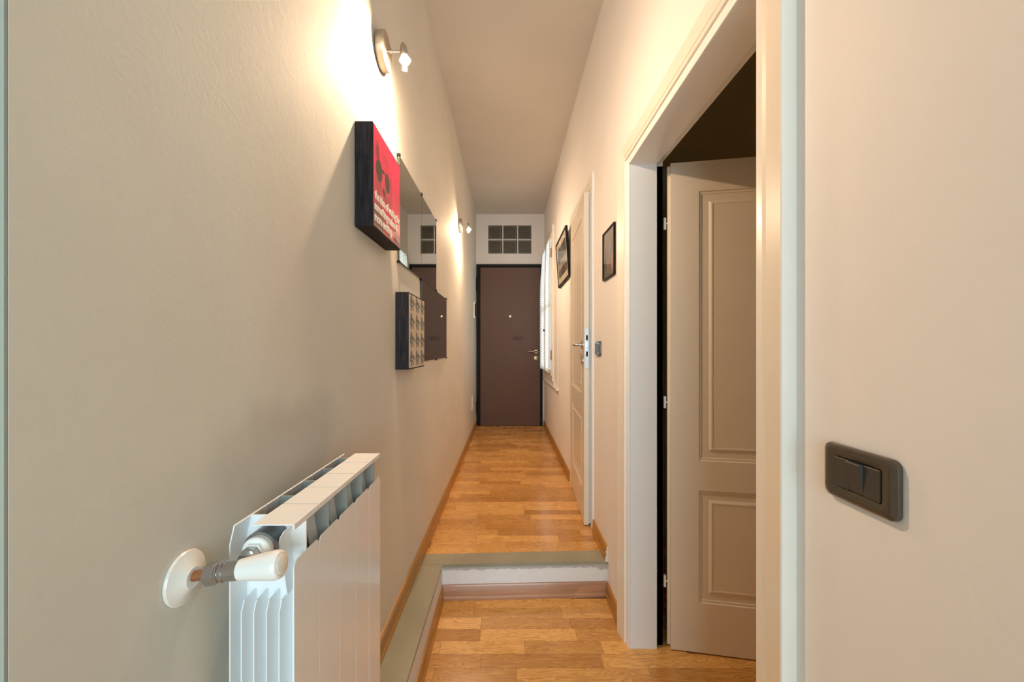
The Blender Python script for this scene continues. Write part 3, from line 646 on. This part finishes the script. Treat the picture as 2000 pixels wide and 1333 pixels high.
# ------------------------------------------------------------------ block pictures on the left wall
def pic_box(name, ya, z0, w, h, xf, face_mat, label):
    root = tag(empty(name, (WL(ya)+.0006, ya, z0)), label, 'picture'); bpy.context.view_layer.update()
    xb = WL(ya)+.0006
    bm = boxes([(xb-xf, 0, 0, w, 0, h)], 0.0012)
    o = link('block', bm, 'dark_edge'); o.location = (xf, ya, z0); bpy.context.view_layer.update(); ch(o, root)
    o = link('print', boxes([(0.0001, 0.0009, .0045, w-.0055, .0055, h-.0055)]), face_mat); o.location = (xf, ya, z0); bpy.context.view_layer.update(); ch(o, root)
    return root
t = NT('pink_print'); p = t.objc(); q = t.xyz(p); u, v = q[1], q[2]
nz = t.noise(p, 26, 5, 0.65); nf = t.noise(p, 70, 4, 0.7)
pink = t.mix(t.rng(nz, .35, .7), (0.84, 0.009, 0.120), (0.70, 0.007, 0.085))
E = lambda cu, cv, ru, rv, amt=0.5, soft=0.15, ns=nz: t.ellipse(u, v, cu, cv, ru, rv, ns, amt, soft)
MX_ = lambda a, b: t.math('MAXIMUM', a, b)
ml_ = lambda a, k: t.math('MULTIPLY', a, k)
lens = MX_(E(.055, .180, .030, .033, .25, .06), E(.138, .174, .026, .031, .25, .06))
lens = MX_(lens, E(.095, .193, .020, .005, .2, .2)); lens = MX_(lens, E(.104, .133, .014, .011, .9, .5))
lens = MX_(lens, ml_(E(.040, .232, .014, .026, 1.6, .6, nf), .8))
sh = ml_(E(.045, .018, .062, .062, .5, .35), .85)
sh = MX_(sh, ml_(E(.05, .13, .03, .04, 1.6, .8, nf), .4)); sh = MX_(sh, ml_(E(.13, .115, .035, .018, 1.4, .7, nf), .5))
sh = MX_(sh, ml_(E(.175, .15, .012, .05, 1.6, .8, nf), .35)); sh = MX_(sh, ml_(E(.245, .02, .04, .035, 1.2, .5), .75)); sh = MX_(sh, ml_(E(.15, .02, .07, .03, 1.5, .6, nf), .45))
sh = MX_(sh, ml_(E(.12, .24, .03, .018, 1.6, .8, nf), .25)); sh = MX_(sh, ml_(E(.285, .15, .012, .13, 1.2, .8, nf), .3))
c = t.mix(sh, pink, (0.035, 0.020, 0.014)); c = t.mix(lens, c, (0.030, 0.016, 0.012)); t.base(c); t.rough(0.35); t.b.inputs['Coat Weight'].default_value = 0.2; M['pink'] = t.m
t = NT('patterned_print'); p = t.objc(); q = t.xyz(p)
cu = t.math('FRACT', t.math('MULTIPLY', t.math('SUBTRACT', q[1], .0035), 3/.293)); cv = t.math('FRACT', t.math('MULTIPLY', t.math('SUBTRACT', q[2], .004), 4/.292))
nz = t.noise(p, 60, 5, 0.7); ns2 = t.noise(p, 150, 3)
bgc = t.mix(t.noise(p, 12), (0.56, 0.48, 0.38), (0.63, 0.54, 0.43))
def E2(a, b, ra, rb, amt=0.9, soft=0.2, ns=nz): return t.ellipse(cu, cv, a, b, ra, rb, ns, amt, soft)
mm = E2(.50, .62, .36, .13); mm = t.math('MAXIMUM', mm, E2(.38, .78, .16, .17)); mm = t.math('MAXIMUM', mm, E2(.45, .45, .30, .15, 1.4)); mm = t.math('MAXIMUM', mm, E2(.40, .25, .12, .16, 1.4)); mm = t.math('MAXIMUM', mm, E2(.70, .26, .09, .14, 1.4)); mm = t.math('MAXIMUM', mm, E2(.86, .52, .14, .07))
ac = t.mix(ns2, (0.012, 0.018, 0.024), (0.20, 0.21, 0.20)); c = t.mix(mm, bgc, ac)
c = t.mix(E2(.52, .48, .07, .05, .3), c, (0.72, 0.66, 0.55)); c = t.mix(E2(.35, .965, .14, .018, .4), c, (0.05, 0.02, 0.015)); t.base(c); t.rough(0.5); M['pattern'] = t.m
pk = pic_box('block_picture', 1.160, 1.396, 0.295, 0.298, -.3812, 'pink', 'black sided block picture printed pink with dark sunglasses and white text')
pic_box('block_picture', 1.576, 0.966, 0.297, 0.300, -.3800, 'pattern', 'black sided block picture with a repeated grey motif on tan')
def text_mesh(s, name, y0, y1, zbase, h, x, mat, parent, bold=0.0):
    cu = bpy.data.curves.new(name, 'FONT'); cu.body = s; cu.size = 1; cu.extrude = 0.006; cu.offset = bold; cu.space_character = 0.88; cu.resolution_u = 3
    tmp = bpy.data.objects.new(name, cu); C.objects.link(tmp); bpy.context.view_layer.update()
    me = bpy.data.meshes.new_from_object(tmp.evaluated_get(bpy.context.evaluated_depsgraph_get())); bpy.data.objects.remove(tmp)
    xs = [v.co.x for v in me.vertices]; zs = [v.co.z for v in me.vertices]; a, b = min(xs), max(xs); sx = (y1-y0)/(b-a); zz0 = min(zs)
    for v in me.vertices:
        X, Y, Z = v.co; v.co = (x + (Z-zz0)*0.04, y0 + (X-a)*sx, zbase + Y*h)
    me.materials.clear(); me.materials.append(M[mat]); o = bpy.data.objects.new(name, me); C.objects.link(o); return ch(o, parent)
M['ink'] = simple('white_ink', (0.88, 0.86, 0.80), 0.5, var=0.01)
text_mesh('the idea of waiting for', 'lettering', 1.172, 1.444, 1.4830, .034, -.3801, 'ink', pk, 0.035)
text_mesh('something makes it', 'lettering', 1.172, 1.412, 1.4505, .034, -.3801, 'ink', pk, 0.035)
text_mesh('more exciting.', 'lettering', 1.172, 1.350, 1.4185, .034, -.3801, 'ink', pk, 0.035)
bm = bmesh.new(); pts = [(-.3800, 1.402 + .0024*k, 1.4265 + .0022*math.sin(k*2.1) - .0004*k) for k in range(17)]; tube(bm, pts, .0006, 5); ch(link('signature_squiggle', bm, 'ink'), pk)

# ------------------------------------------------------------------ framed pictures on the right wall
def framed(name, y0, y1, z0, z1, tilt, fw, depth, mat_w, art, label, frame_mat='black', wav=0.004):
    """frame hanging on the right wall, near edge y0, far edge y1; top leans off the wall by tilt"""
    root = tag(empty(name, (XR-.0015, (y0+y1)/2, z0)), label, 'picture'); root.rotation_euler = (0, -tilt, 0); bpy.context.view_layer.update()
    w = (y1-y0)/2; h = (z1-z0)
    # local: x = 0 back, -depth front
    fr = bmesh.new()
    for b in ((-depth, 0, -w, -w+fw, 0, h), (-depth, 0, w-fw, w, 0, h), (-depth, 0, -w+fw, w-fw, 0, fw), (-depth, 0, -w+fw, w-fw, h-fw, h)): box(fr, *b, bev=0.0008)
    link('frame', fr, frame_mat, root)
    if mat_w:
        mb = bmesh.new(); a = fw-.001; m = mat_w
        for b in ((-depth+.006, -.002, -w+a, -w+a+m, a, h-a), (-depth+.006, -.002, w-a-m, w-a, a, h-a), (-depth+.006, -.002, -w+a+m, w-a-m, a, a+m), (-depth+.006, -.002, -w+a+m, w-a-m, h-a-m, h-a)): box(mb, *b)
        link('mat_board', mb, 'mat_board', root)
    i = fw + mat_w - .002
    link('print', boxes([(-depth+.0075, -.003, -w+i, w-i, i, h-i)]), art, root)
    g = link('glass', boxes([(-depth+.003, -depth+.0035, -w+fw-.0005, w-fw+.0005, fw-.0005, h-fw+.0005)]), 'pic_glass', root)
    return root
t = NT('vintage_print'); p = t.objc(); q = t.xyz(p); nz = t.noise(p, 18, 5, 0.7); nf = t.noise(t.mapping(p, (1, 2.5, 1)), 40, 4, 0.6)
c = t.ramp(nf, [(0.3, (0.020, 0.018, 0.012)), (0.5, (0.070, 0.060, 0.036)), (0.7, (0.15, 0.115, 0.062))])
c = t.mix(t.ellipse(q[1], q[2], -.065, .075, .032, .045, nz, 1.2, .35), c, (0.33, 0.16, 0.045)); c = t.mix(t.ellipse(q[1], q[2], -.01, .135, .035, .04, nz, 1.2, .4), c, (0.10, 0.11, 0.12))
c = t.mix(t.ellipse(q[1], q[2], .075, .155, .018, .055, nz, 1.5, .4), c, (0.21, 0.115, 0.055)); c = t.mix(t.ellipse(q[1], q[2], .02, .060, .014, .04, nz, 1.5, .4), c, (0.24, 0.12, 0.07)); c = t.mix(t.ellipse(q[1], q[2], .065, .09, .013, .06, nz, 1.0, .4), c, (0.012, 0.010, 0.008))
t.base(c); t.rough(0.55); M['vintage'] = t.m
framed('small_picture', 1.863, 2.084, 1.388, 1.625, 0.0, .006, .010, 0, 'vintage', 'small dark framed vintage print in browns beside the near door casing')
t = NT('photo_print'); p = t.objc(); q = t.xyz(p); nz = t.noise(p, 9, 5, 0.65)
c = t.mix(t.rng(nz, .35, .65), (0.045, 0.047, 0.048), (0.13, 0.135, 0.14)); b = t.rng(t.math('ADD', q[2], ml_(nz, .04)), .150, .165); e = t.rng(t.math('ADD', q[2], ml_(nz, .04)), .225, .24)
c = t.mix(t.math('SUBTRACT', b, e), c, (0.34, 0.34, 0.33)); c = t.mix(t.ellipse(q[1], q[2], -.05, .10, .16, .045, nz, 1.5, .3), c, (0.20, 0.13, 0.08)); c = t.mix(t.ellipse(q[1], q[2], -.02, .105, .10, .030, nz, 1.5, .3), c, (0.03, 0.028, 0.027)); t.base(c); t.rough(0.5); M['photo'] = t.m
framed('framed_photograph', 3.179, 3.827, 1.605, 2.003, math.atan2(.026, .40), .016, .018, .055, 'photo', 'large black framed photograph with cream mat tilting off the wall by the curtained window')

# ------------------------------------------------------------------ switches
def switch_plate(name, y, z, w, h, label, nrock=3, bump_mid=True):
    root = tag(empty(name, (XR-.0004, y, z)), label, 'switch'); bpy.context.view_layer.update()
    W2, H2 = w/2, h/2; bm = bmesh.new()
    # local x: 0 wall .. -0.011 front. domed frame around a recessed opening
    rings = [(rrect(W2-.001, H2-.001, .011), 0), (rrect(W2, H2, .012), -.003), (rrect(W2-.001, H2-.001, .0115), -.0065), (rrect(W2-.005, H2-.005, .010), -.0088), (rrect(W2-.012, H2-.010, .007), -.0094), (rrect(W2-.020, H2-.016, .003), -.0080), (rrect(W2-.0225, H2-.0175, .002), -.0070), (rrect(W2-.0225, H2-.0175, .002), -.001)]
    vs = [[bm.verts.new((x + (-.0015*(abs(u)/W2)**2*0), u, v)) for u, v in r] for r, x in rings]
    n = len(vs[0])
    for a, b in zip(vs, vs[1:]):
        for i in range(n): bm.faces.new((a[i], a[(i+1) % n], b[(i+1) % n], b[i]))
    bm.faces.new(vs[0])
    link('cover_plate', bm, 'bronze', root, smooth=40)
    link('inner_void', boxes([(-.0025, -.0008, -W2+.0225, W2-.0225, -H2+.0175, H2-.0175)]), 'void', root)
    iw = 2*(W2-.0235); rw = iw/nrock; hh = H2-.0190
    for k in range(nrock):
        ya = -iw/2 + k*rw + .0003; yb = ya + rw - .0006
        f0 = -.0088 if not (bump_mid and k == 1) else -.0076; f1 = -.0088 if not (bump_mid and k == 1) else -.0150
        bm = bmesh.new(); prism(bm, [(-.002, -hh), (f0, -hh), (f1, hh-.001), (f1+.001, hh), (-.002, hh)], lambda u, v, w_: (u, w_, v), ya, yb)
        link('rocker', bm, 'rocker', root)
    return root
switch_plate('light_switch', 0.5700, 0.870, 0.120, 0.080, 'dark bronze three-rocker light switch nearest the camera on the right wall')
switch_plate('light_switch', 2.2150, 1.046, 0.122, 0.080, 'small looking dark light switch between the two doors on the right wall', 3, False)

# ------------------------------------------------------------------ intercom and socket near the entrance door
ic = tag(empty('intercom', (WL(5.1), 5.13, 1.43)), 'slim dark intercom on the left wall beside the entrance door', 'intercom'); bpy.context.view_layer.update()
ch(link('body', boxes([(WL(5.1)+.001, WL(5.1)+.016, 5.05, 5.20, 1.415, 1.615)], .003), 'plastic'), ic)
ch(link('screen', boxes([(WL(5.1)+.0162, WL(5.1)+.024, 5.065, 5.185, 1.45, 1.60)], .002), 'void'), ic)
so = tag(empty('wall_socket', (WL(4.87), 4.87, 0.41)), 'white blank wall plate low on the left wall by the entrance door', 'socket'); bpy.context.view_layer.update()
ch(link('cover_plate', boxes([(WL(4.87)+.001, WL(4.87)+.009, 4.81, 4.93, .31, .49)], .003), 'plastic'), so)
ch(link('insert', boxes([(WL(4.87)+.0092, WL(4.87)+.0105, 4.83, 4.91, .33, .47)], .001), 'trim'), so)
